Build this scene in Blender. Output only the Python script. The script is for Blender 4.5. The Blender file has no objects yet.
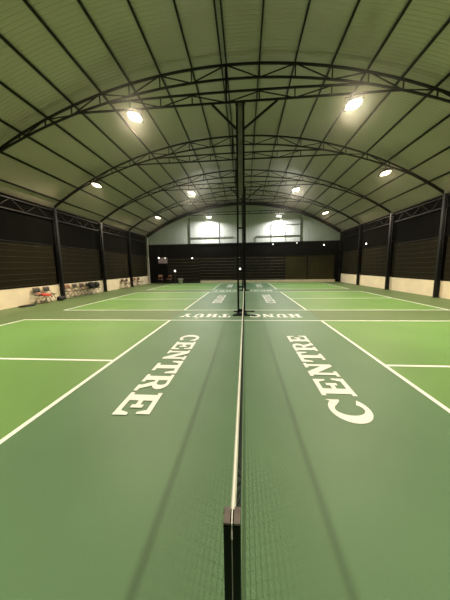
import bpy, bmesh, math, random
from mathutils import Vector, Matrix
random.seed(7)
C = bpy.context.scene.collection
PI = math.pi

# ------------------------------------------------------------------ materials
def mat(name, color, rough=0.6, metal=0.0, spec=0.5, noise=0.0, nscale=6.0, bump=0.0, bscale=60.0, emit=0.0, ecol=None):
    m = bpy.data.materials.new(name); m.use_nodes = True
    nt = m.node_tree; N = nt.nodes; L = nt.links
    b = N['Principled BSDF']
    b.inputs['Base Color'].default_value = (*color, 1)
    b.inputs['Roughness'].default_value = rough
    b.inputs['Metallic'].default_value = metal
    b.inputs['Specular IOR Level'].default_value = spec
    tc = N.new('ShaderNodeTexCoord')
    if noise > 0:
        n = N.new('ShaderNodeTexNoise'); n.inputs['Scale'].default_value = nscale; n.inputs['Detail'].default_value = 5
        L.new(tc.outputs['Object'], n.inputs['Vector'])
        r = N.new('ShaderNodeValToRGB')
        r.color_ramp.elements[0].position = .3; r.color_ramp.elements[1].position = .72
        r.color_ramp.elements[0].color = (*[c*(1-noise) for c in color], 1)
        r.color_ramp.elements[1].color = (*[min(1, c*(1+noise)) for c in color], 1)
        L.new(n.outputs['Fac'], r.inputs['Fac']); L.new(r.outputs['Color'], b.inputs['Base Color'])
    if bump > 0:
        n2 = N.new('ShaderNodeTexNoise'); n2.inputs['Scale'].default_value = bscale; n2.inputs['Detail'].default_value = 3
        L.new(tc.outputs['Object'], n2.inputs['Vector'])
        bp = N.new('ShaderNodeBump'); bp.inputs['Strength'].default_value = bump; bp.inputs['Distance'].default_value = .01
        L.new(n2.outputs['Fac'], bp.inputs['Height']); L.new(bp.outputs['Normal'], b.inputs['Normal'])
    if emit > 0:
        b.inputs['Emission Color'].default_value = (*(ecol or color), 1)
        b.inputs['Emission Strength'].default_value = emit
    return m

def ribbed(name, color, axis, pitch, rough, metal, strength, spec=.5, noise=.0, dark=.9, second=None):
    """sheet or fabric with parallel ribs running square to the given axis"""
    m = bpy.data.materials.new(name); m.use_nodes = True
    nt = m.node_tree; N = nt.nodes; L = nt.links
    b = N['Principled BSDF']
    b.inputs['Roughness'].default_value = rough; b.inputs['Metallic'].default_value = metal
    b.inputs['Specular IOR Level'].default_value = spec
    tc = N.new('ShaderNodeTexCoord'); sp = N.new('ShaderNodeSeparateXYZ'); L.new(tc.outputs['Object'], sp.inputs[0])
    w = N.new('ShaderNodeMath'); w.operation = 'DIVIDE'; w.inputs[1].default_value = pitch; L.new(sp.outputs[axis], w.inputs[0])
    f = N.new('ShaderNodeMath'); f.operation = 'FRACT'; L.new(w.outputs[0], f.inputs[0])
    r = N.new('ShaderNodeValToRGB'); e = r.color_ramp.elements
    e[0].position = 0; e[0].color = (1, 1, 1, 1); e[1].position = .3; e[1].color = (0, 0, 0, 1)
    x = e.new(.15); x.color = (1, 1, 1, 1)
    x = e.new(.92); x.color = (0, 0, 0, 1); x = e.new(1.0); x.color = (1, 1, 1, 1)
    L.new(f.outputs[0], r.inputs['Fac'])
    nz = N.new('ShaderNodeTexNoise'); nz.inputs['Scale'].default_value = .8; nz.inputs['Detail'].default_value = 4
    L.new(tc.outputs['Object'], nz.inputs['Vector'])
    mx = N.new('ShaderNodeMix'); mx.data_type = 'RGBA'
    mx.inputs['A'].default_value = (*[c*dark for c in color], 1); mx.inputs['B'].default_value = (*(second or color), 1)
    L.new(r.outputs['Color'], mx.inputs['Factor'])
    m2 = N.new('ShaderNodeMix'); m2.data_type = 'RGBA'; m2.blend_type = 'MULTIPLY'; m2.inputs['Factor'].default_value = noise
    L.new(mx.outputs['Result'], m2.inputs['A']); L.new(nz.outputs['Fac'], m2.inputs['B'])
    L.new(m2.outputs['Result'], b.inputs['Base Color'])
    if strength > 0:
        bp = N.new('ShaderNodeBump'); bp.inputs['Strength'].default_value = strength; bp.inputs['Distance'].default_value = .012
        L.new(r.outputs['Color'], bp.inputs['Height']); L.new(bp.outputs['Normal'], b.inputs['Normal'])
    return m

M = {}
M['court']   = mat('court_bright_green', (.140, .280, .074), .52, noise=.07, nscale=.9, bump=.10, bscale=180)
M['kitchen'] = mat('court_deep_green', (.096, .196, .093), .50, noise=.09, nscale=.8, bump=.10, bscale=180)
M['margin']  = mat('court_margin_green', (.112, .175, .066), .55, noise=.08, nscale=.8, bump=.10, bscale=180)
M['paint']   = mat('white_court_paint', (.88, .90, .88), .55, noise=.03, nscale=9)
M['plaster'] = mat('cream_plaster', (.90, .77, .58), .8, noise=.07, nscale=1.6, bump=.2, bscale=40)
M['steel']   = mat('black_painted_steel', (.006, .006, .005), .5, spec=.2, noise=.2, nscale=4)
M['column']  = mat('column_black_steel', (.006, .006, .006), .4, spec=.3, noise=.2, nscale=4)
M['grey_steel'] = mat('grey_steel', (.10, .10, .105), .5, .2, noise=.15, nscale=5)
M['plate'] = mat('grey_plate', (.30, .29, .30), .5, noise=.3, nscale=5)
M['pale_steel'] = mat('pale_grey_steel', (.75, .70, .62), .5, noise=.1, nscale=5)  # lit look of the far corner column put into its colour
M['post']    = mat('net_post_black', (.004, .004, .004), .45, spec=.15, noise=.2, nscale=20)
M['seam']    = mat('grey_seam', (.30, .30, .30), .6, noise=.2, nscale=30)  # white cord on the unlit post front, shade put into the grey
M['cap']     = mat('post_cap_grey', (.14, .12, .115), .42, noise=.25, nscale=60)  # reflection on the black post's top face put into the colour
M['string']  = mat('net_string_dark', (.018, .034, .030), .7)
M['tape']    = mat('white_net_tape', (.88, .89, .86), .7, noise=.05, nscale=20)
M['roof']    = ribbed('roof_sheet', (.55, .48, .42), 'Y', .105, .24, .15, .5, noise=.15, dark=.94)
M['gable']   = ribbed('gable_sheet', (.68, .71, .70), 'X', .25, .45, .1, .3, noise=.15)
M['net_olive'] = ribbed('net_cloth_olive', (.017, .0145, .006), 'Z', .05, .9, 0, .2, spec=.1, noise=.5, dark=.8, second=(.020, .017, .007))
M['far_rope'] = mat('far_net_rope', (.19, .15, .085), .8, noise=.3, nscale=3)
M['rope'] = mat('net_rope', (.060, .050, .028), .8, noise=.3, nscale=3)
M['net_dark'] = ribbed('net_cloth_dark', (.012, .012, .008), 'Z', .05, .9, 0, .2, spec=.1, noise=.4, dark=.7, second=(.014, .013, .009))
M['net_brown'] = ribbed('net_cloth_brown', (.095, .078, .030), 'Z', .06, .9, 0, .3, spec=.1, noise=.7, dark=.8, second=(.105, .085, .035))  # light from behind the net put into the cloth colour
M['shade']   = mat('black_shade_cloth', (.0035, .0035, .003), .9, spec=.05, noise=.3, nscale=2)
M['night']   = mat('black_backing', (.004, .004, .005), .95, spec=.05)
M['lamp_body'] = mat('lamp_housing', (.05, .05, .05), .45, .5, noise=.1, nscale=8)
M['lamp_warm'] = mat('lamp_lens_warm', (1, .9, .7), .3, emit=13, ecol=(1, .88, .60))
M['lamp_pink'] = mat('lamp_lens_pink', (1, .8, .6), .3, emit=6, ecol=(1, .80, .52))
M['lamp_cool'] = mat('lamp_lens_cool', (1, 1, .95), .3, emit=7, ecol=(1, .95, .80))
M['bulb']    = mat('small_lamp_glass', (1, 1, 1), .3, emit=4.0, ecol=(1, .97, .9))
M['bulb_dim'] = mat('dim_lamp_glass', (1, 1, 1), .3, emit=1.6, ecol=(1, .9, .7))
M['chair_brown'] = mat('brown_seat', (.085, .045, .028), .6, noise=.25, nscale=12)
M['chair_dark'] = mat('dark_seat', (.045, .038, .034), .6, noise=.2, nscale=12)
M['chair_black'] = mat('black_seat', (.008, .008, .010), .5, noise=.2, nscale=12)
M['chair_rust'] = mat('rust_seat', (.24, .12, .07), .6, noise=.25, nscale=12)
M['chrome']  = mat('chair_tube', (.12, .09, .07), .4, .4, noise=.1, nscale=20)
M['dark_tube'] = mat('dark_chair_tube', (.045, .032, .026), .4, .3, noise=.1, nscale=20)
M['red']     = mat('red_cloth', (.52, .055, .030), .8, noise=.2, nscale=14)
M['bag']     = mat('black_bag', (.010, .010, .011), .6, noise=.3, nscale=15, bump=.3, bscale=30)
M['bin']     = mat('grey_bucket', (.45, .43, .42), .5, noise=.1, nscale=8)
M['sign']    = mat('pinkish_board', (.34, .25, .26), .6, noise=.3, nscale=5, emit=.06, ecol=(.8, .55, .6))

# ------------------------------------------------------------------ mesh helpers
class MB:
    def __init__(s): s.bm = bmesh.new()
    def box(s, c, d, rot=None, taper=1.0):
        c = Vector(c); vs = []
        for z in (-.5, .5):
            k = taper if z > 0 else 1.0
            for x, y in ((-.5, -.5), (.5, -.5), (.5, .5), (-.5, .5)):
                v = Vector((x*d[0]*k, y*d[1]*k, z*d[2]))
                if rot is not None: v = rot @ v
                vs.append(s.bm.verts.new(c+v))
        for f in ((3, 2, 1, 0), (4, 5, 6, 7), (0, 1, 5, 4), (1, 2, 6, 5), (2, 3, 7, 6), (3, 0, 4, 7)):
            s.bm.faces.new([vs[i] for i in f])
        return s
    def bar(s, a, b, w, h=None, up=(0, 0, 1)):
        a, b = Vector(a), Vector(b); d = (b-a); l = d.length
        if l < 1e-6: return s
        z = d/l; u = Vector(up)
        if abs(z.dot(u)) > .98: u = Vector((0, 1, 0))
        x = z.cross(u).normalized(); y = x.cross(z)
        R = Matrix((x, y, z)).transposed()
        return s.box((a+b)/2, (w, h or w, l), R)
    def tube(s, pts, r, n=8, cap=True):
        pts = [Vector(p) for p in pts]; rings = []
        for i, p in enumerate(pts):
            t = (pts[min(i+1, len(pts)-1)]-pts[max(i-1, 0)]).normalized()
            u = Vector((0, 0, 1)) if abs(t.z) < .9 else Vector((0, 1, 0))
            x = t.cross(u).normalized(); y = x.cross(t)
            rr = r[i] if isinstance(r, (list, tuple)) else r
            rings.append([s.bm.verts.new(p + x*rr*math.cos(2*PI*k/n) + y*rr*math.sin(2*PI*k/n)) for k in range(n)])
        for A, B in zip(rings, rings[1:]):
            for k in range(n): s.bm.faces.new((A[k], A[(k+1) % n], B[(k+1) % n], B[k]))
        if cap:
            s.bm.faces.new(rings[0][::-1]); s.bm.faces.new(rings[-1])
        return s
    def sweep(s, pts, w, h):
        """square bar through points that lie in a plane of constant y"""
        rings = []
        for i, p in enumerate(pts):
            p = Vector(p); t = (Vector(pts[min(i+1, len(pts)-1)])-Vector(pts[max(i-1, 0)])).normalized()
            n = Vector((-t.z, 0, t.x)); y = Vector((0, 1, 0))
            rings.append([s.bm.verts.new(p+n*a*h/2+y*b*w/2) for a, b in ((-1, -1), (-1, 1), (1, 1), (1, -1))])
        for A, B in zip(rings, rings[1:]):
            for k in range(4): s.bm.faces.new((A[k], A[(k+1) % 4], B[(k+1) % 4], B[k]))
        s.bm.faces.new(rings[0][::-1]); s.bm.faces.new(rings[-1])
        return s
    def lathe(s, prof, n=16, c=(0, 0, 0), axis='Z'):
        c = Vector(c); rings = []
        for r, z in prof:
            ring = []
            for k in range(n):
                a = 2*PI*k/n
                v = Vector((r*math.cos(a), r*math.sin(a), z))
                if axis == 'Y': v = Vector((v.x, -v.z, v.y))
                if axis == 'X': v = Vector((v.z, v.x, v.y))
                ring.append(s.bm.verts.new(c+v))
            rings.append(ring)
        for A, B in zip(rings, rings[1:]):
            for k in range(n): s.bm.faces.new((A[k], A[(k+1) % n], B[(k+1) % n], B[k]))
        s.bm.faces.new(rings[0][::-1]); s.bm.faces.new(rings[-1])
        return s
    def poly(s, pts):
        s.bm.faces.new([s.bm.verts.new(Vector(p)) for p in pts]); return s
    def build(s, name, m, parent=None, bevel=0, smooth=False, recalc=True):
        if recalc: bmesh.ops.recalc_face_normals(s.bm, faces=s.bm.faces)
        me = bpy.data.meshes.new(name); s.bm.to_mesh(me); s.bm.free()
        for x in (m if isinstance(m, list) else [m]): me.materials.append(x)
        o = bpy.data.objects.new(name, me); C.objects.link(o)
        if parent: o.parent = parent
        if bevel:
            b = o.modifiers.new('bevel', 'BEVEL'); b.width = bevel; b.segments = 2; b.limit_method = 'ANGLE'
        if smooth:
            for p in me.polygons: p.use_smooth = True
        return o

def tag(o, label=None, cat=None, group=None, kind=None):
    if label: o['label'] = label
    if cat: o['category'] = cat
    if group: o['group'] = group
    if kind: o['kind'] = kind
    return o
def empty(name, loc, label, cat, group=None, rz=0):
    o = bpy.data.objects.new(name, None); C.objects.link(o)
    o.location = loc; o.rotation_euler = (0, 0, rz); o.empty_display_size = .2
    return tag(o, label, cat, group)
def copy_tree(o, parent=None):
    c = o.copy(); C.objects.link(c); c.parent = parent
    for ch in list(o.children): copy_tree(ch, c)
    return c

# ------------------------------------------------------------------ dimensions (metres)
XL, XR = -9.36, 8.72           # inside faces of the low side walls
XC = -.35                      # ridge line of the hall
YB, YF = -7.6, 23.05           # rear and far ends
KX, BX = 2.134, 6.706          # kitchen line, baseline
COURTS = [(.594, 6.690), (8.320, 14.416), (16.046, 22.142)]
FRAMES = [7.7, 11.5, 15.3, 19.1]
EAVE = 4.5
def zu(x): return 7.22-16+math.sqrt(256-(x-XC)**2)
def zl(x): return min(6.86-18.6+math.sqrt(18.6**2-(x-XC)**2), zu(x)-.07)

# ------------------------------------------------------------------ floor, lines, words
bm = bmesh.new()
xs = [-11, -BX, -KX, KX, BX, 10.5]
ys = [YB-.5]
for a, b in COURTS: ys += [a, b]
ys += [26]
V = [[bm.verts.new((x, y, 0)) for x in xs] for y in ys]
for j in range(len(ys)-1):
    for i in range(len(xs)-1):
        f = bm.faces.new((V[j][i], V[j][i+1], V[j+1][i+1], V[j+1][i]))
        if i == 2 and 0 < ys[j+1] <= 22.2: f.material_index = 1
        elif j % 2 == 1 and i in (1, 3): f.material_index = 0
        else: f.material_index = 2
me = bpy.data.meshes.new('floor'); bm.to_mesh(me); bm.free()
for k in ('court', 'kitchen', 'margin'): me.materials.append(M[k])
floor = bpy.data.objects.new('floor', me); C.objects.link(floor); tag(floor, kind='structure')

LW = .055
def line(x0, y0, x1, y1):
    MB().box(((x0+x1)/2, (y0+y1)/2, .0015), (abs(x1-x0) or LW, abs(y1-y0) or LW, .003)).build('court_line', M['paint'], floor)
for a, b in COURTS:
    m = (a+b)/2; h = LW/2
    line(-BX-h, a, BX+h, a); line(-BX-h, b, BX+h, b)
    for x in (-BX, -KX, KX, BX): line(x, a+h, x, b-h)
    for sgn in (-1, 1): line(sgn*(KX+h), m, sgn*(BX-h), m)

def ring(cx, cy, ro, ri, a0, a1, n=18):
    q = []
    for k in range(n):
        t0, t1 = a0+(a1-a0)*k/n, a0+(a1-a0)*(k+1)/n
        q.append([(cx+ro[0]*math.cos(t0), cy+ro[1]*math.sin(t0)), (cx+ro[0]*math.cos(t1), cy+ro[1]*math.sin(t1)),
                  (cx+ri[0]*math.cos(t1), cy+ri[1]*math.sin(t1)), (cx+ri[0]*math.cos(t0), cy+ri[1]*math.sin(t0))])
    return q
def R_(x0, y0, x1, y1): return [(x0, y0), (x1, y0), (x1, y1), (x0, y1)]
D2 = PI/180
def glyph(ch):
    if ch == 'E':
        return [R_(.10, 0, .37, 1), R_(0, 0, .1, .13), R_(0, .87, .1, 1), R_(.37, .85, .92, 1), [(.76, .85), (.92, .85), (.92, .62), (.84, .62)],
                R_(.37, 0, .97, .15), [(.97, .15), (.79, .15), (.88, .40), (.97, .40)], R_(.37, .43, .62, .57), R_(.55, .33, .68, .67)]
    if ch == 'T':
        return [R_(.36, .13, .64, .85), R_(.2, 0, .8, .13), R_(0, .85, 1, 1), [(0, .85), (.2, .85), (.1, .56), (0, .56)], [(.8, .85), (1, .85), (1, .56), (.9, .56)]]
    if ch == 'N':
        return [R_(.10, .12, .25, .88), R_(0, 0, .36, .12), [(.0, .88), (.0, 1), (.33, 1), (.86, .25), (.86, 0), (.74, 0), (.10, .88)], R_(.74, .25, .90, .88), R_(.62, .88, 1, 1), [(.74, 0), (.9, 0), (.9, .3), (.74, .3)]]
    if ch == 'R':
        g = [R_(.10, .12, .37, .88), R_(0, 0, .48, .12), R_(0, .88, .55, 1), R_(.37, .45, .55, .57)]
        g += ring(.55, .725, (.35, .275), (.10, .155), -90*D2, 90*D2, 14)
        g += [[(.45, .46), (.70, .48), (.88, .13), (.66, .13)], R_(.66, 0, 1.0, .13)]
        return g
    if ch == 'C':
        g = ring(.52, .5, (.52, .52), (.24, .37), 48*D2, 318*D2, 30)
        g += [[(.68, .775), (.86, .62), (.93, .62), (.93, .99), (.87, .89)]]
        return g
    if ch == 'H':
        g = []
        for x in (.10, .64): g += [R_(x, .12, x+.26, .88), R_(x-.1, 0, x+.36, .12), R_(x-.1, .88, x+.36, 1)]
        return g+[R_(.36, .43, .64, .57)]
    if ch == 'U':
        g = [R_(.10, .38, .36, .88), R_(0, .88, .46, 1), R_(.68, .38, .86, .88), R_(.56, .88, 1, 1)]
        return g+ring(.48, .38, (.38, .39), (.14, .25), 180*D2, 360*D2, 16)
    if ch == 'G':
        g = ring(.50, .5, (.50, .52), (.23, .37), 48*D2, 318*D2, 30)
        g += [[(.66, .775), (.84, .62), (.91, .62), (.91, .99), (.84, .89)], R_(.58, .36, 1, .48), R_(.70, .02, .92, .40)]
        return g
    if ch == 'Y':
        return [R_(.37, .12, .63, .45), R_(.22, 0, .78, .12), [(.06, .88), (.36, .88), (.60, .45), (.38, .40)], [(.68, .88), (.90, .88), (.63, .42), (.50, .45)],
                R_(0, .88, .44, 1), R_(.58, .88, 1, 1)]
    if ch == 'hook':
        return ring(.5, 1.28, (.15, .10), (.06, .04), -100*D2, 170*D2, 10)+[R_(.44, 1.09, .55, 1.19)]
    return []
def word(text, org, u, v, adv, wid, hgt, name='painted_word'):
    mb = MB(); org = Vector((*org, .0032)); lift = 0; u = Vector((*u, 0)); v = Vector((*v, 0)); i = 0
    for ch in text:
        gs = [ch] if ch != '^' else ['U', 'hook']
        for g in gs:
            for pl in glyph(g):
                lift += .00006
                p = [org+u*(i*adv+x*wid)+v*(y*hgt)+Vector((0, 0, lift)) for x, y in pl]
                mb.poly([tuple(q) for q in p])
        i += 1
    for f in mb.bm.faces:
        f.normal_update()
        if f.normal.z < 0: f.normal_flip()
    return mb.build(name, M['paint'], floor, recalc=False)
for a, b in COURTS:
    c = (a+b)/2+.07
    word('CENTRE', (-1.355, c+1.46), (0, -1), (1, 0), .503, .46, .395)
    word('CENTRE', (1.33, c-1.50), (0, 1), (-1, 0), .503, .455, .40)
for y in (7.06, 14.79):
    word('HUNG', (1.73, y+.55), (-1, 0), (0, -1), .405, .36, .50)
    word('TH^Y', (-.42, y+.55), (-1, 0), (0, -1), .405, .36, .50)

# ------------------------------------------------------------------ walls
def struct(mb, name, m, **k): return tag(mb.build(name, m, **k), kind='structure')
for side, x in (('left', XL), ('right', XR)):
    s = -1 if side == 'left' else 1
    w = struct(MB().box((x+s*.075, (YB+YF)/2, .36), (.15, YF-YB, .72)), 'wall_'+side, M['plaster'])
    MB().box((x+s*.075, (YB+YF)/2, .735), (.17, YF-YB, .03)).build('wall_coping', M['plaster'], w)
# far kerb and gable
wf = MB()
n = 40
x0, x1 = XL+.02, XR-.02
top = [(x0+(x1-x0)*k/n, YF, zu(x0+(x1-x0)*k/n)+.12) for k in range(n+1)]
for k in range(n):
    (xa, y, za), (xb, _, zb) = top[k], top[k+1]
    wf.poly([(xa, y, 3.70), (xb, y, 3.70), (xb, y, zb), (xa, y, za)])
wall_far = struct(wf, 'wall_far', M['gable'])
MB().box((2.02, YF-.10, .115), (12.5, .16, .23)).build('kerb', M['plaster'], wall_far)
def gb(x0, z0, x1, z1, w=.05): MB().bar((x0, YF-.06, z0), (x1, YF-.06, z1), w, .05, up=(0, 1, 0)).build('frame_bar', M['grey_steel'], wall_far)
gb(-5.15, 3.72, -5.15, 6.1, .09); gb(-2.35, 3.72, -2.35, 5.6); gb(-5.1, 4.28, -1.0, 4.28); gb(5.10, 3.72, 5.10, 6.1, .07)
gb(-3.6, 4.3, -3.6, 5.5, .03); gb(1.05, 4.28, 5.06, 4.28); gb(2.45, 5.25, 5.06, 5.25); gb(2.45, 3.74, 2.45, 5.25); gb(3.75, 3.74, 3.75, 5.25, .03); gb(1.05, 3.74, 1.05, 4.28)
MB().box(((XL+XR)/2, YF-.04, 3.68), (XR-XL-.05, .09, .09)).build('sill_beam', M['steel'], wall_far)
# black sheet standing in for the night behind the screens, rear wall behind the viewpoint
struct(MB().box(((XL+XR)/2, YF+.45, 1.85), (XR-XL, .04, 3.7)), 'wall_far_backing', M['night'])
wr = MB()
for k in range(n):
    (xa, y, za), (xb, _, zb) = top[k], top[k+1]
    wr.poly([(xa, YB, 0), (xb, YB, 0), (xb, YB, zb), (xa, YB, za)])
struct(wr, 'wall_near', M['shade'])

# ------------------------------------------------------------------ roof and purlins
rb = bmesh.new(); n = 64
x0, x1 = XC-9.3, XC+9.3
prev = None
for k in range(n+1):
    x = x0+(x1-x0)*k/n; z = zu(x)+.155
    cur = [rb.verts.new((x, YB, z)), rb.verts.new((x, YF+.3, z)), rb.verts.new((x, YB, z+.03)), rb.verts.new((x, YF+.3, z+.03))]
    if prev:
        rb.faces.new((prev[0], prev[1], cur[1], cur[0])); rb.faces.new((prev[2], cur[2], cur[3], prev[3]))
    prev = cur
bmesh.ops.recalc_face_normals(rb, faces=rb.faces)
me = bpy.data.meshes.new('ceiling'); rb.to_mesh(me); rb.free(); me.materials.append(M['roof'])
for p in me.polygons: p.use_smooth = True
ceil = bpy.data.objects.new('ceiling', me); C.objects.link(ceil); tag(ceil, kind='structure')
PX = [-8.95, -8.0, -7.07, -6.15, -5.25, -4.32, -3.39, -2.44, -1.49, -.62, -.48, .47, 1.47, 2.48, 3.45, 4.38, 5.28, 6.2, 7.1, 7.95, 8.3]
PX = PX[:-1]
for x in PX:
    sl = math.atan2(-(x-XC), math.sqrt(256-(x-XC)**2))
    z = zu(x)+.09
    MB().box((x, (YB+YF)/2, z+.02), (.036, YF-YB-.1, .08), Matrix.Rotation(-sl, 3, 'Y')).build('purlin', M['steel'], ceil)

# ------------------------------------------------------------------ trusses
VX = [x for x in PX if x != -.62]
def arcp(f, a, b, y, n=40): return [(a+(b-a)*k/n, y, f(a+(b-a)*k/n)) for k in range(n+1)]
def make_truss():
    t = empty('roof_truss', (0, 0, 0), '-', 'roof truss', 'arched steel roof trusses')
    MB().sweep(arcp(zu, XC-8.85, XC+8.85, 0), .055, .05).build('upper_chord', M['steel'], t)
    MB().sweep(arcp(zl, XC-8.85, XC+8.85, 0), .05, .045).build('lower_chord', M['steel'], t)
    for i, x in enumerate(VX):
        if abs(x-XC) > 8.5: continue
        MB().bar((x, 0, zl(x)), (x, 0, zu(x)), (.03 if x != -.48 else .07), .03).build('web_vertical', M['steel'], t)
        if i+1 < len(VX) and abs(VX[i+1]-XC) < 8.6:
            x2 = VX[i+1]
            a, b = ((x, 0, zl(x)), (x2, 0, zu(x2))) if i % 2 == 0 else ((x, 0, zu(x)), (x2, 0, zl(x2)))
            MB().bar(a, b, .026, .026).build('web_diagonal', M['steel'], t)
    zb, zt = 6.25, 6.49
    hb, ht = 4.75, 3.78
    MB().bar((XC-hb, 0, zb), (XC+hb, 0, zb), .045, .045).build('tie_bottom_chord', M['steel'], t)
    tt = MB().sweep([(XC-ht+2*ht*k/12, 0, zt+.06*(1-((k-6)/6)**2)-.02) for k in range(13)], .045, .045); tt.build('tie_top_chord', M['steel'], t)
    VT = [x for x in VX if abs(x-XC) < 3.6]
    for i, x in enumerate(VT):
        MB().bar((x, 0, zb), (x, 0, zt), .03, .03).build('tie_vertical', M['steel'], t)
        if i+1 < len(VT):
            x2 = VT[i+1]
            a, b = ((x, 0, zb), (x2, 0, zt)) if i % 2 else ((x, 0, zt), (x2, 0, zb))
            MB().bar(a, b, .024, .024).build('tie_diagonal', M['steel'], t)
    MB().bar((-.48, 0, zt), (-.48, 0, zl(-.48)), .06, .05).build('hanger', M['steel'], t)
    return t
proto = make_truss()
TL = ['arched black lattice roof truss nearest the viewer, at the head of the nearest steel column',
      'second arched black lattice roof truss from the viewer',
      'third arched black lattice roof truss from the viewer',
      'fourth arched black lattice roof truss, last before the arch at the pale gable']
for i, y in enumerate(FRAMES):
    t = proto if i == 0 else copy_tree(proto)
    t.location = (0, y, 0); t['label'] = TL[i]
ga = empty('gable_arch', (0, 22.72, 0), 'thick dark roof arch framing the pale gable at the far end', 'roof arch')
MB().sweep([(x, y, z-.08) for x, y, z in arcp(zu, XC-8.85, XC+8.85, 0)], .14, .24).build('arch_beam', M['steel'], ga)
MB().bar((XC-4.7, 0, 6.25), (XC+4.7, 0, 6.25), .06, .06).build('tie_chord', M['steel'], ga)
MB().bar((XC-3.4, 0, 6.47), (XC+3.4, 0, 6.47), .05, .05).build('tie_chord', M['steel'], ga)
for x in (-3.39, -2.44, -1.49, -.48, .46, 1.45, 2.45):
    MB().bar((x, 0, 6.25), (x, 0, 6.47), .035, .035).build('tie_vertical', M['steel'], ga)

# ------------------------------------------------------------------ side columns
def make_column(mt):
    c = empty('steel_column', (0, 0, 0), '-', 'column', 'black steel columns along the side walls')
    MB().box((0, 0, 2.23), (.03, .11, 4.46)).build('web', mt, c)
    MB().box((-.07, 0, 2.23), (.025, .12, 4.46)).build('flange', mt, c)
    MB().box((.07, 0, 2.23), (.025, .12, 4.46)).build('flange', mt, c)
    MB().box((0, 0, .012), (.22, .22, .024)).build('base_plate', mt, c)
    g = MB()
    for k in (-1, 1): g.poly([(k*.02, k*.02, .02), (k*.02, k*.10, .02), (k*.02, k*.02, .14)])
    g.build('gusset', mt, c)
    return c
cp = None
CY = {'left': [11.5, 15.3, 19.1, 22.72], 'right': [11.5, 15.3, 19.1, 22.72]}
orders = ['nearest', 'second', 'third', 'far corner']
for side in ('left', 'right'):
    for k, y in enumerate(CY[side]):
        pale = (side == 'left' and k == 3)
        if pale: c = make_column(M['pale_steel'])
        elif cp is None: c = cp = make_column(M['column'])
        else: c = copy_tree(cp)
        c.location = ((XL+.115) if side == 'left' else (XR-.115), y, 0)
        if pale:
            c['label'] = 'pale grey steel column in the far left corner of the hall'; del c['group']
        elif k == 3: c['label'] = 'black steel column in the far right corner of the hall'
        else: c['label'] = '%s black steel column along the %s side wall' % (orders[k], side)

# eave girders
for side in ('left', 'right'):
    s = 1 if side == 'left' else -1
    x = (XL+.06) if side == 'left' else (XR-.06)
    g = empty('eave_girder', (x, 0, 0), 'black lattice girder under the %s eave above the shade cloth' % side, 'girder')
    MB().box((0, 14.0, 4.36), (.05, 17.6, .05)).build('top_chord', M['steel'], g)
    MB().box((0, 14.0, 3.92), (.05, 17.6, .05)).build('bottom_chord', M['steel'], g)
    k = 0; y = 5.6
    while y < 22.5:
        a, b = ((0, y, 3.92), (0, y+.62, 4.36)) if k % 2 else ((0, y, 4.36), (0, y+.62, 3.92))
        MB().bar(a, b, .022, .022).build('lattice_bar', M['steel'], g)
        k += 1; y += .62

# ------------------------------------------------------------------ screens along the walls
def cloth(name, a, b, z0, z1, m, label, cat, group=None, sag=.012, folds=5, nz=10, ny=26, ropes=False, face=1, rr=.0055, rm='rope'):
    """hanging cloth between two plan points a and b, gently waved"""
    a, b = Vector((*a, 0)), Vector((*b, 0)); d = (b-a); l = d.length; d = d/l; nrm = Vector((-d.y, d.x, 0))*face
    t = empty(name, tuple(a), label, cat, group)
    mb = MB(); G = []
    for j in range(nz+1):
        z = z0+(z1-z0)*j/nz; row = []
        for i in range(ny+1):
            u = i/ny
            w = sag*(math.sin(u*folds*2*PI+1.3*math.sin(j*.5))*.6+math.sin(u*PI)*.5*math.sin(PI*j/nz))
            row.append(mb.bm.verts.new(d*(u*l)+nrm*w+Vector((0, 0, z))))
        G.append(row)
    for j in range(nz):
        for i in range(ny): mb.bm.faces.new((G[j][i], G[j][i+1], G[j+1][i+1], G[j+1][i]))
    mb.build('cloth', m, t, smooth=True, recalc=False)
    if ropes:
        for k in range(8):
            z = z0+(z1-z0)*(k+.5)/8
            MB().tube([tuple(d*(l*i/10)+nrm*(.022)+Vector((0, 0, z-.03*math.sin(PI*i/10)))) for i in range(11)], rr, 5).build('rope', M[rm], t)
        MB().bar(tuple(Vector((0, 0, z1-.01))+nrm*.02), tuple(d*l+Vector((0, 0, z1-.01))+nrm*.02), .03, .03).build('top_rail', M['steel'], t)
    return t
bays = [(5.2, 11.35), (11.65, 15.15), (15.45, 18.95), (19.25, 22.6)]
bl = ['in the bay nearest the viewer', 'in the second bay', 'in the third bay', 'in the farthest bay']
for side in ('left', 'right'):
    x = XL-.02 if side == 'left' else XR+.02
    fc = -1 if side == 'left' else 1
    for k, (ya, yb) in enumerate(bays):
        cloth('windscreen_net', (x, ya), (x, yb), .75, 2.69, M['net_olive'], 'dark olive net above the %s cream wall, %s' % (side, bl[k]), 'net screen',
              'net screens along the side walls', ropes=True, face=fc)
        cloth('shade_cloth', (x, ya-.13), (x, yb+.13), 2.70, 4.5, M['shade'], 'black shade cloth under the %s eave, %s' % (side, bl[k]), 'shade cloth',
              'black shade cloths under the side eaves', sag=.015, folds=4, face=fc)
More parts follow.
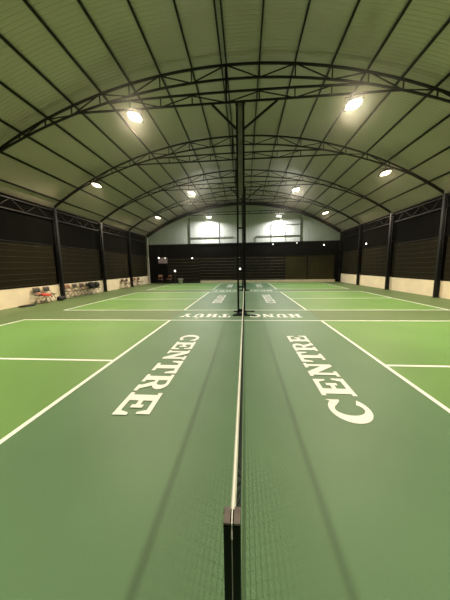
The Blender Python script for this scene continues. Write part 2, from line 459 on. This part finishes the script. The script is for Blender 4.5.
# far end
cloth('shade_cloth', (XL+.1, YF+.02), (XC, YF+.02), 2.48, 3.63, M['shade'], 'black shade cloth under the pale gable, left half', 'shade cloth', face=-1)
cloth('shade_cloth', (XC, YF+.02), (XR-.1, YF+.02), 2.48, 3.63, M['shade'], 'black shade cloth under the pale gable, right half', 'shade cloth', face=-1)
far = [(-7.45, -4.35, .03, 'net_dark', 'dark net at the far end, left of the white kerb and behind the grey bucket'),
       (-4.32, -.35, .22, 'net_dark', 'dark net above the far white kerb, left of the columns'),
       (-.30, 3.75, .22, 'net_dark', 'dark net above the far white kerb, right of the columns'),
       (3.8, 5.75, .22, 'net_brown', 'brownish olive net above the far white kerb, narrower one beside the dark net'),
       (5.85, 8.2, .22, 'net_brown', 'brownish olive net above the far white kerb, nearest the right corner')]
for xa, xb, z0, mm, lb in far:
    cloth('windscreen_net', (xa, YF+.0), (xb, YF+.0), z0, 2.47, M[mm], lb, 'net screen', 'net screens across the far end', ropes=True, face=-1, sag=.012, rr=.009, rm='far_rope' if mm == 'net_dark' else 'rope')

# ------------------------------------------------------------------ centre columns
def make_centre():
    c = empty('lattice_column', (0, 0, 0), '-', 'column')
    for x in (-.095, .095): MB().box((x, 0, 3.12), (.06, .08, 6.2)).build('chord', M['column'], c)
    MB().box((0, -.01, 4.95), (.13, .02, 2.55)).build('web_plate', M['plate'], c)
    for z in (.12, .87, 1.75, 2.70, 3.45): MB().box((0, 0, z), (.13, .05, .05)).build('rung', M['column'], c)
    MB().box((0, 0, .012), (.36, .34, .024)).build('base_plate', M['column'], c)
    MB().box((0, 0, 6.23), (.30, .14, .03)).build('cap_plate', M['column'], c)
    MB().bar((-.10, 0, 5.52), (-.82, 0, 6.23), .055, .055).build('knee_brace', M['column'], c)
    MB().bar((.10, 0, 5.52), (1.07, 0, 6.23), .055, .055).build('knee_brace', M['column'], c)
    return c
c1 = make_centre(); c1.location = (-.085, 7.72, 0)
c1['label'] = 'tall black twin-leg column standing at the far end of the nearest net'
c2 = copy_tree(c1); c2.location = (-.02, 15.3, 0)
c2['label'] = 'tall black twin-leg column between the two farther courts'

# ------------------------------------------------------------------ nets and posts
def net(y0, y1, x, label, gi, tape_label):
    t = empty('court_net', (x, y0, 0), label, 'net', 'nets across the courts')
    l = y1-y0; zt, zb = .875, .05
    def top(y): return zt-.03*math.sin(PI*y/l)
    s = MB(); st = .0028
    ny = int(l/.05)
    for k in range(ny+1):
        y = l*k/ny; s.box((0, y, (top(y)+zb)/2), (st, st, top(y)-zb))
    for k in range(17):
        z = zb+(zt-.03-zb)*k/16
        s.box((0, l/2, z), (st, l, st))
    s.build('mesh', M['string'], t)
    tp = MB(); rings = []
    for k in range(25):
        y = l*k/24; z = top(y)
        rings.append([tp.bm.verts.new((a, y, z+b)) for a, b in ((-.0055, -.05), (.0055, -.05), (.0065, -.008), (.003, .002), (-.003, .002), (-.0065, -.008))])
    for A, B in zip(rings, rings[1:]):
        for k in range(6): tp.bm.faces.new((A[k], A[(k+1) % 6], B[(k+1) % 6], B[k]))
    tp.bm.faces.new(rings[0][::-1]); tp.bm.faces.new(rings[-1])
    tp.build('top_tape', M['tape'], t)
    MB().box((0, l/2, zb-.008), (.010, l, .022)).build('bottom_tape', M['string'], t)
    for y in (.008, l-.008): MB().box((0, y, .46), (.012, .016, .80)).build('side_tape', M['string'], t)
    return t
def make_post(cap):
    p = empty('net_post', (0, 0, 0), '-', 'net post', 'black posts carrying the nets')
    MB().box((0, 0, .4475), (.042, .042, .895)).build('upright', M['post'], p, bevel=.003)
    for x in (-.0125, .0125): MB().box((x, 0, .8985), (.0165, .042, .006)).build('top_cap', M['cap'], p, bevel=.001)
    MB().tube([(0, -.0222, .05), (0, -.0222, .86)], .0011, 6).build('front_seam', M['seam'], p)
    MB().tube([(0, -.0225, .86), (0, -.0225, .88), (0, -.020, .900), (0, 0, .9045), (0, .0195, .9025), (0, .020, .898)], .0018, 6).build('cord', M['tape'], p)
    MB().box((0, 0, .022), (.68, .045, .036)).build('foot_bar', M['post'], p, bevel=.004)
    MB().box((0, .0, .075), (.06, .042, .05)).build('foot_bracket', M['post'], p)
    for x in (-.33, .33): MB().box((x, 0, .006), (.05, .06, .012)).build('foot_pad', M['post'], p)
    h = MB().bar((-.008, .0185, .897), (-.021, .0195, .884), .008, .006); h.build('hook', M['post'], p)
    return p
pp = make_post(True)
NY = [(.517, 7.36), (8.02, 14.95), (15.62, 22.35)]
nx = .0005
names = ['nearest', 'middle', 'farthest']
first = True
for i, (ya, yb) in enumerate(NY):
    for j, y in enumerate((ya, yb)):
        p = pp if first else copy_tree(pp); first = False
        p.location = (nx, y, 0)
        if j == 1: p.rotation_euler = (0, 0, PI)
        p['label'] = 'black square post at the %s end of the %s net' % (('near', 'far')[j], names[i])
    net(ya+.023, yb-.023, nx, 'dark mesh net with white top tape across the %s court' % names[i], i, '')

# ------------------------------------------------------------------ floodlights
def make_lamp(lens, aim):
    """aim: tilt of the face about X and Y in radians"""
    f = empty('floodlight', (0, 0, 0), '-', 'floodlight')
    R = Matrix.Rotation(aim[1], 3, 'Y') @ Matrix.Rotation(aim[0], 3, 'X')
    def P(v): return R @ Vector(v)
    b = MB(); b.box(P((0, 0, 0)), (.44, .35, .07), R); b.box(P((0, 0, .05)), (.34, .28, .05), R); b.build('housing', M['lamp_body'], f, bevel=.008)
    fin = MB()
    for k in range(7): fin.box(P((-.12+.04*k, 0, .09)), (.008, .20, .04), R)
    fin.build('heat_sink', M['lamp_body'], f)
    e = MB(); rings = []
    for k, (sc, dz) in enumerate(((1, -.034), (1, -.044), (.8, -.062), (.45, -.072))):
        ring = []
        for a in range(24):
            th = 2*PI*a/24; cx, sy = math.cos(th), math.sin(th)
            ring.append(e.bm.verts.new(P((.20*sc*math.copysign(abs(cx)**.7, cx), .155*sc*math.copysign(abs(sy)**.7, sy), dz))))
        rings.append(ring)
    for A, B in zip(rings, rings[1:]):
        for k in range(24): e.bm.faces.new((A[k], A[(k+1) % 24], B[(k+1) % 24], B[k]))
    e.bm.faces.new(rings[0][::-1]); e.bm.faces.new(rings[-1])
    e.build('lens', M[lens], f, smooth=True)
    br = MB()
    br.bar(P((-.225, 0, 0)), (-.225, 0, .16), .012, .03); br.bar(P((.225, 0, 0)), (.225, 0, .16), .012, .03); br.bar((-.231, 0, .16), (.231, 0, .16), .03, .012)
    br.build('bracket', M['lamp_body'], f)
    return f, R
LAMPS = [(-3.22, 7.62, 6.02, 'lamp_warm', (-.26, .22), 6.25, 'warm white floodlight under the nearest roof truss, left of the column', 1.0, (1, .86, .62)),
         (3.05, 7.62, 5.95, 'lamp_warm', (-.26, -.22), 6.25, 'warm white floodlight under the nearest roof truss, right of the column', 1.0, (1, .86, .62)),
         (-6.90, 11.42, 5.44, 'lamp_pink', (-.28, .20), None, 'orange-tinted floodlight under the second roof truss, left side', .8, (1, .80, .55)),
         (6.02, 11.42, 5.40, 'lamp_pink', (-.28, -.20), None, 'orange-tinted floodlight under the second roof truss, right side', .8, (1, .80, .55)),
         (-3.18, 15.22, 6.04, 'lamp_cool', (-.28, .2), 6.25, 'white floodlight under the third roof truss, left side', 1.0, (1, .92, .74)),
         (3.04, 15.22, 5.98, 'lamp_cool', (-.28, -.2), 6.25, 'white floodlight under the third roof truss, right side', 1.0, (1, .92, .74)),
         (-6.72, 19.02, 5.44, 'lamp_pink', (-.28, .20), None, 'orange-tinted floodlight under the fourth roof truss, left side', .8, (1, .80, .55)),
         (5.98, 19.02, 5.38, 'lamp_pink', (-.28, -.20), None, 'orange-tinted floodlight under the fourth roof truss, right side', .8, (1, .80, .55)),
         (-3.15, 22.05, 5.95, 'lamp_cool', (-.05, .08), 6.25, 'white floodlight washing the pale gable, left one', 1.2, (1, .97, .88)),
         (3.00, 22.05, 5.86, 'lamp_cool', (-.05, -.08), 6.25, 'white floodlight washing the pale gable, right one', 1.2, (1, .97, .88))]
POW = 222
def area(loc, R, col, p, size=(.27, .21)):
    l = bpy.data.lights.new('floodlight_beam', 'AREA'); l.shape = 'RECTANGLE'; l.size, l.size_y = size
    l.energy = p; l.color = col; l.spread = math.radians(135)
    o = bpy.data.objects.new('floodlight_beam', l); C.objects.link(o)
    o.matrix_world = Matrix.Translation(loc) @ R.to_4x4()
    return o
for (x, y, z, lens, aim, tie, lb, pw, col) in LAMPS:
    f, R = make_lamp(lens, aim); f.location = (x, y, z); f['label'] = lb; f['group'] = 'floodlights under the roof'
    yt = {7.62: 7.7, 11.42: 11.5, 15.22: 15.3, 19.02: 19.1, 22.05: 22.70}[y]
    tz = (tie or zl(x))-z
    h = MB(); h.bar((0, 0, .16), (0, 0, tz), .03, .03); h.bar((0, 0, tz), (0, yt-y, tz), .03, .03, up=(1, 0, 0)); h.build('hanger', M['lamp_body'], f)
    a = area(Vector((x, y, z))+R @ Vector((0, 0, -.078)), R, col, POW*pw)
    if y > 22: a.data.spread = math.radians(172)
# the lamps of the frames above and behind the viewpoint
for (x, y, z, ax) in ((-6.9, 3.85, 5.44, .3), (6.0, 3.85, 5.4, -.3), (-3.2, .05, 6.0, .2), (3.05, .05, 6.0, -.2), (-6.9, -3.75, 5.44, .3), (6.0, -3.75, 5.4, -.3)):
    area(Vector((x, y, z)), Matrix.Rotation(ax, 3, 'Y'), (1, .86, .62), POW)

# small lights seen in the dark beyond the screens, set on them in added fittings
def small_lamp(x, y, z, r, m, label, face=(0, -1)):
    t = empty('wall_lamp', (x, y, z), label, 'lamp')
    ax = 'Y' if face[1] else 'X'
    s = 1 if (ax == 'Y') else face[0]
    prof = [(r*.5, s*.0), (r*.9, s*r*.35), (r, s*r*.8), (r*.75, s*r*1.25), (r*.3, s*r*1.45)]
    MB().lathe(prof, 14, axis=ax).build('glass', m, t, smooth=True)
    MB().lathe([(r*1.15, -s*.05), (r*1.15, s*.02), (r*.9, s*.03)], 14, axis=ax).build('fitting', M['lamp_body'], t)
small_lamp(-4.97, YF-.05, 2.38, .062, M['bulb'], 'small round white lamp on the far dark screen left of the columns')
small_lamp(-.55, YF-.05, 2.42, .05, M['bulb'], 'small white lamp seen between the legs of the nearest column, upper one')
small_lamp(-.42, YF-.05, 1.30, .085, M['bulb'], 'small white lamp seen between the legs of the nearest column, lower brighter one')
small_lamp(.10, YF-.05, 1.40, .045, M['bulb_dim'], 'small dim lamp just right of the nearest column')
small_lamp(2.63, YF-.05, 3.52, .045, M['bulb_dim'], 'small dim lamp under the gable sill, left of the three there')
small_lamp(4.80, YF-.05, 3.58, .05, M['bulb_dim'], 'small warm lamp under the gable sill, middle of the three there')
small_lamp(7.2, YF-.05, 3.36, .06, M['bulb'], 'small bright lamp under the gable sill near the right corner')
small_lamp(XR-.05, 18.2, 2.99, .06, M['bulb'], 'small bright lamp on the black cloth of the right wall', face=(-1, 0))
small_lamp(-8.2, YF-.2, 2.46, .065, M['bulb'], 'small white lamp at the left edge of the pinkish board')
small_lamp(-7.58, YF-.2, 2.44, .06, M['bulb_dim'], 'dim lamp at the right of the pinkish board')

# far left corner: board, lamp pole, bucket
sb = empty('notice_board', (-7.85, YF-.12, 1.94), 'pinkish board hung in the dark far left corner above the chairs', 'board')
MB().box((0, 0, .27), (.92, .03, .54)).build('panel', M['sign'], sb)
for x in (-.46, .46): MB().box((x, -.005, .27), (.03, .045, .56)).build('frame', M['lamp_body'], sb)
MB().bar((-.3, 0, .5), (-.3, .02, 1.5), .01, .01).build('hanging_wire', M['lamp_body'], sb)
MB().bar((.3, 0, .5), (.3, .02, 1.5), .01, .01).build('hanging_wire', M['lamp_body'], sb)
pl = empty('lamp_pole', (-6.55, 22.4, 0), 'thin pole topped by a small white light in the far left corner', 'pole lamp')
MB().lathe([(.15, 0), (.15, .03), (.03, .06)], 16).build('base', M['lamp_body'], pl)
MB().tube([(0, 0, .03), (0, 0, 1.12)], .016, 8).build('pole', M['chrome'], pl)
MB().lathe([(.03, 1.10), (.085, 1.15), (.10, 1.21), (.07, 1.28), (.02, 1.30)], 14).build('globe', M['bulb_dim'], pl, smooth=True)
bk = empty('bucket', (-6.02, 22.35, 0), 'pale grey bucket on the floor at the far left', 'bucket')
MB().lathe([(.17, 0), (.24, .42), (.26, .42), (.26, .45), (.22, .45), (.16, .03)], 20).build('body', M['bin'], bk, smooth=True)
MB().tube([(-.25, 0, .43), (-.18, 0, .58), (0, 0, .64), (.18, 0, .58), (.25, 0, .43)], .008, 6).build('handle', M['chrome'], bk)

# ------------------------------------------------------------------ chairs
def make_chair(seat, tube, kind):
    c = empty('folding_chair', (0, 0, 0), '-', 'chair')
    S = MB(); S.box((0, .0, .445), (.42, .40, .035)); S.build('seat', seat, c, bevel=.012)
    Rb = Matrix.Rotation(-.16, 3, 'X')
    bk = MB(); g = []
    for j in range(4):
        row = []
        for i in range(7):
            u = i/6*2-1; z = .60+.23*j/3
            row.append(bk.bm.verts.new((u*.20, .215+.05*(z-.6)/.3*1.0-.03*(u*u-.5), z)))
        g.append(row)
    for j in range(3):
        for i in range(6): bk.bm.faces.new((g[j][i], g[j][i+1], g[j+1][i+1], g[j+1][i]))
    bo = bk.build('backrest', seat, c, smooth=True)
    so = bo.modifiers.new('thickness', 'SOLIDIFY'); so.thickness = .022
    for s in (-1, 1):
        MB().tube([(s*.205, -.20, .0), (s*.205, .02, .43), (s*.205, .20, .62), (s*.2, .262, .84)], .012, 8).build('leg', tube, c)
        MB().tube([(s*.185, .25, .0), (s*.185, .12, .25), (s*.185, -.10, .42)], .011, 8).build('leg', tube, c)
    MB().tube([(-.225, -.13, .13), (.205, -.13, .13)], .008, 6).build('stretcher', tube, c)
    MB().tube([(-.185, .20, .10), (.185, .20, .10)], .008, 6).build('stretcher', tube, c)
    MB().tube([(-.2, .262, .835), (-.17, .268, .852), (.17, .268, .852), (.2, .262, .835)], .012, 8).build('top_rail', tube, c)
    return c
protos = {}
def chair(x, y, rz, kind, label, group):
    mats = {'brown': ('chair_brown', 'dark_tube'), 'dark': ('chair_dark', 'chrome'), 'black': ('chair_black', 'dark_tube'), 'rust': ('chair_rust', 'dark_tube')}[kind]
    if kind not in protos: c = protos[kind] = make_chair(M[mats[0]], M[mats[1]], kind)
    else: c = copy_tree(protos[kind])
    c.location = (x, y, 0); c.rotation_euler = (0, 0, rz); c.scale = (.84,)*3; c['label'] = label; c['group'] = group
    return c
W = 'chairs along the left wall'
q = PI/2          # back to the left wall
chair(-9.06, 9.97, q, 'dark', 'dark folding chair nearest the viewer on the left wall, red cloth on its seat', W)
chair(-9.06, 10.52, q+.05, 'dark', 'dark folding chair beside the red cloth, just before the nearest left column', W)
chair(-9.04, 11.80, q-.08, 'rust', 'rusty brown folding chair just past the nearest left column', W)
chair(-9.06, 12.42, q+.06, 'dark', 'dark folding chair second past the nearest left column', W)
chair(-9.06, 12.98, q, 'brown', 'brown folding chair just before the pair of black chairs', W)
chair(-9.06, 13.52, q, 'black', 'black chair holding a black bag, nearer of the two before the second left column', W)
chair(-9.06, 14.02, q, 'black', 'black chair holding a black bag, just before the second left column', W)
chair(-9.06, 17.62, q, 'brown', 'brown folding chair, first before the third left column', W)
chair(-9.06, 18.30, q+.1, 'brown', 'brown folding chair right before the third left column', W)
chair(-9.06, 19.65, q, 'rust', 'rusty brown folding chair just past the third left column', W)
chair(-9.06, 20.40, q, 'brown', 'brown folding chair last along the left wall', W)
F = 'chairs in the far left corner'
a = chair(-7.95, 22.25, .25, 'rust', 'rusty brown chair at the left of the pair in the far left corner', F); a.scale = (1, 1, 1)
a = chair(-7.12, 22.25, -.4, 'rust', 'rusty brown chair beside the lamp pole in the far left corner', F); a.scale = (1, 1, 1)

# things on and by the chairs
rc = MB(); G = []
for j in range(7):
    row = []
    for i in range(13):
        u, v = i/12, j/6
        y = 9.80+u*.52; x = -9.14+v*.34
        z = .425+.03*math.sin(u*9+v*4)*math.sin(v*5+1)+.03
        if v > .8: z -= (v-.8)*.5
        z -= max(0, y-10.15)*.5
        row.append(rc.bm.verts.new((x, y, z)))
    G.append(row)
for j in range(6):
    for i in range(12): rc.bm.faces.new((G[j][i], G[j][i+1], G[j+1][i+1], G[j+1][i]))
o = rc.build('red_cloth', M['red'], smooth=True); tag(o, 'red cloth spread on the seat of the chair nearest the viewer on the left wall', 'cloth')
so = o.modifiers.new('thickness', 'SOLIDIFY'); so.thickness = .03
def bag(name, loc, dims, label, cat='bag', rz=0, strap=True):
    t = empty(name, loc, label, cat, rz=rz)
    l, w, h = dims; mb = MB()
    prof = []
    rings = []
    for k in range(9):
        u = k/8*2-1; s = (1-abs(u)**4*.45)
        ring = []
        for a in range(12):
            th = 2*PI*a/12; cx, cz = math.cos(th), math.sin(th)
            ring.append(mb.bm.verts.new((u*l/2, s*w/2*math.copysign(abs(cx)**.6, cx), h/2+s*h/2*math.copysign(abs(cz)**.6, cz) - (0 if cz > 0 else (1-s)*0))))
        rings.append(ring)
    for A, B in zip(rings, rings[1:]):
        for k in range(12): mb.bm.faces.new((A[k], A[(k+1) % 12], B[(k+1) % 12], B[k]))
    mb.bm.faces.new(rings[0][::-1]); mb.bm.faces.new(rings[-1])
    mb.build('body', M['bag'], t, smooth=True)
    if strap:
        MB().tube([(-l*.25, 0, h*.95), (-l*.18, 0, h*1.25), (0, 0, h*1.35), (l*.18, 0, h*1.25), (l*.25, 0, h*.95)], .012, 6).build('handle', M['bag'], t)
    return t
bag('sports_bag', (-8.95, 10.98, .0), (.38, .22, .22), 'black bag on the floor just before the nearest left column', rz=q)
bag('sports_bag', (-9.03, 13.52, .392), (.40, .28, .36), 'black bag filling the seat of the nearer black chair', rz=q)
bag('sports_bag', (-9.03, 14.02, .392), (.38, .28, .33), 'black bag filling the seat of the farther black chair', rz=q)
bag('racket_bag', (-9.02, 9.2, .0), (.62, .26, .07), 'flat black bag lying on the floor by the left wall', rz=1.35, strap=False)

# ------------------------------------------------------------------ world, camera, view
w = bpy.data.worlds.new('night'); bpy.context.scene.world = w; w.use_nodes = True
w.node_tree.nodes['Background'].inputs[0].default_value = (.02, .025, .035, 1)
w.node_tree.nodes['Background'].inputs[1].default_value = .3

# thin haze added to give the floodlights a bloom-like glow
hz = w.node_tree.nodes.new('ShaderNodeVolumeScatter')
hz.inputs['Density'].default_value = .0021; hz.inputs['Anisotropy'].default_value = .955
hz.inputs['Color'].default_value = (1, .95, .86, 1)
w.node_tree.links.new(hz.outputs[0], w.node_tree.nodes['World Output'].inputs['Volume'])

f, h, pt, yw, rl, x0 = 240.27, 1.5108, .13688, .08368, -.0153, .034
cam = bpy.data.cameras.new('camera'); co = bpy.data.objects.new('camera', cam); C.objects.link(co)
fw = Vector((-math.sin(yw)*math.cos(pt), math.cos(yw)*math.cos(pt), -math.sin(pt)))
r = Vector((math.cos(yw), math.sin(yw), 0)); up = r.cross(fw)
cr = r*math.cos(rl)+up*math.sin(rl); cu = up*math.cos(rl)-r*math.sin(rl)
co.matrix_world = Matrix.Translation((x0, 0, h)) @ Matrix((cr, cu, -fw)).transposed().to_4x4()
cam.sensor_fit = 'VERTICAL'; cam.sensor_height = 24; cam.lens = 24*f/600
cam.clip_start = .02; cam.clip_end = 200
S = bpy.context.scene
S.camera = co
S.view_settings.view_transform = 'Standard'; S.view_settings.look = 'None'
S.view_settings.exposure = 0; S.view_settings.gamma = 1
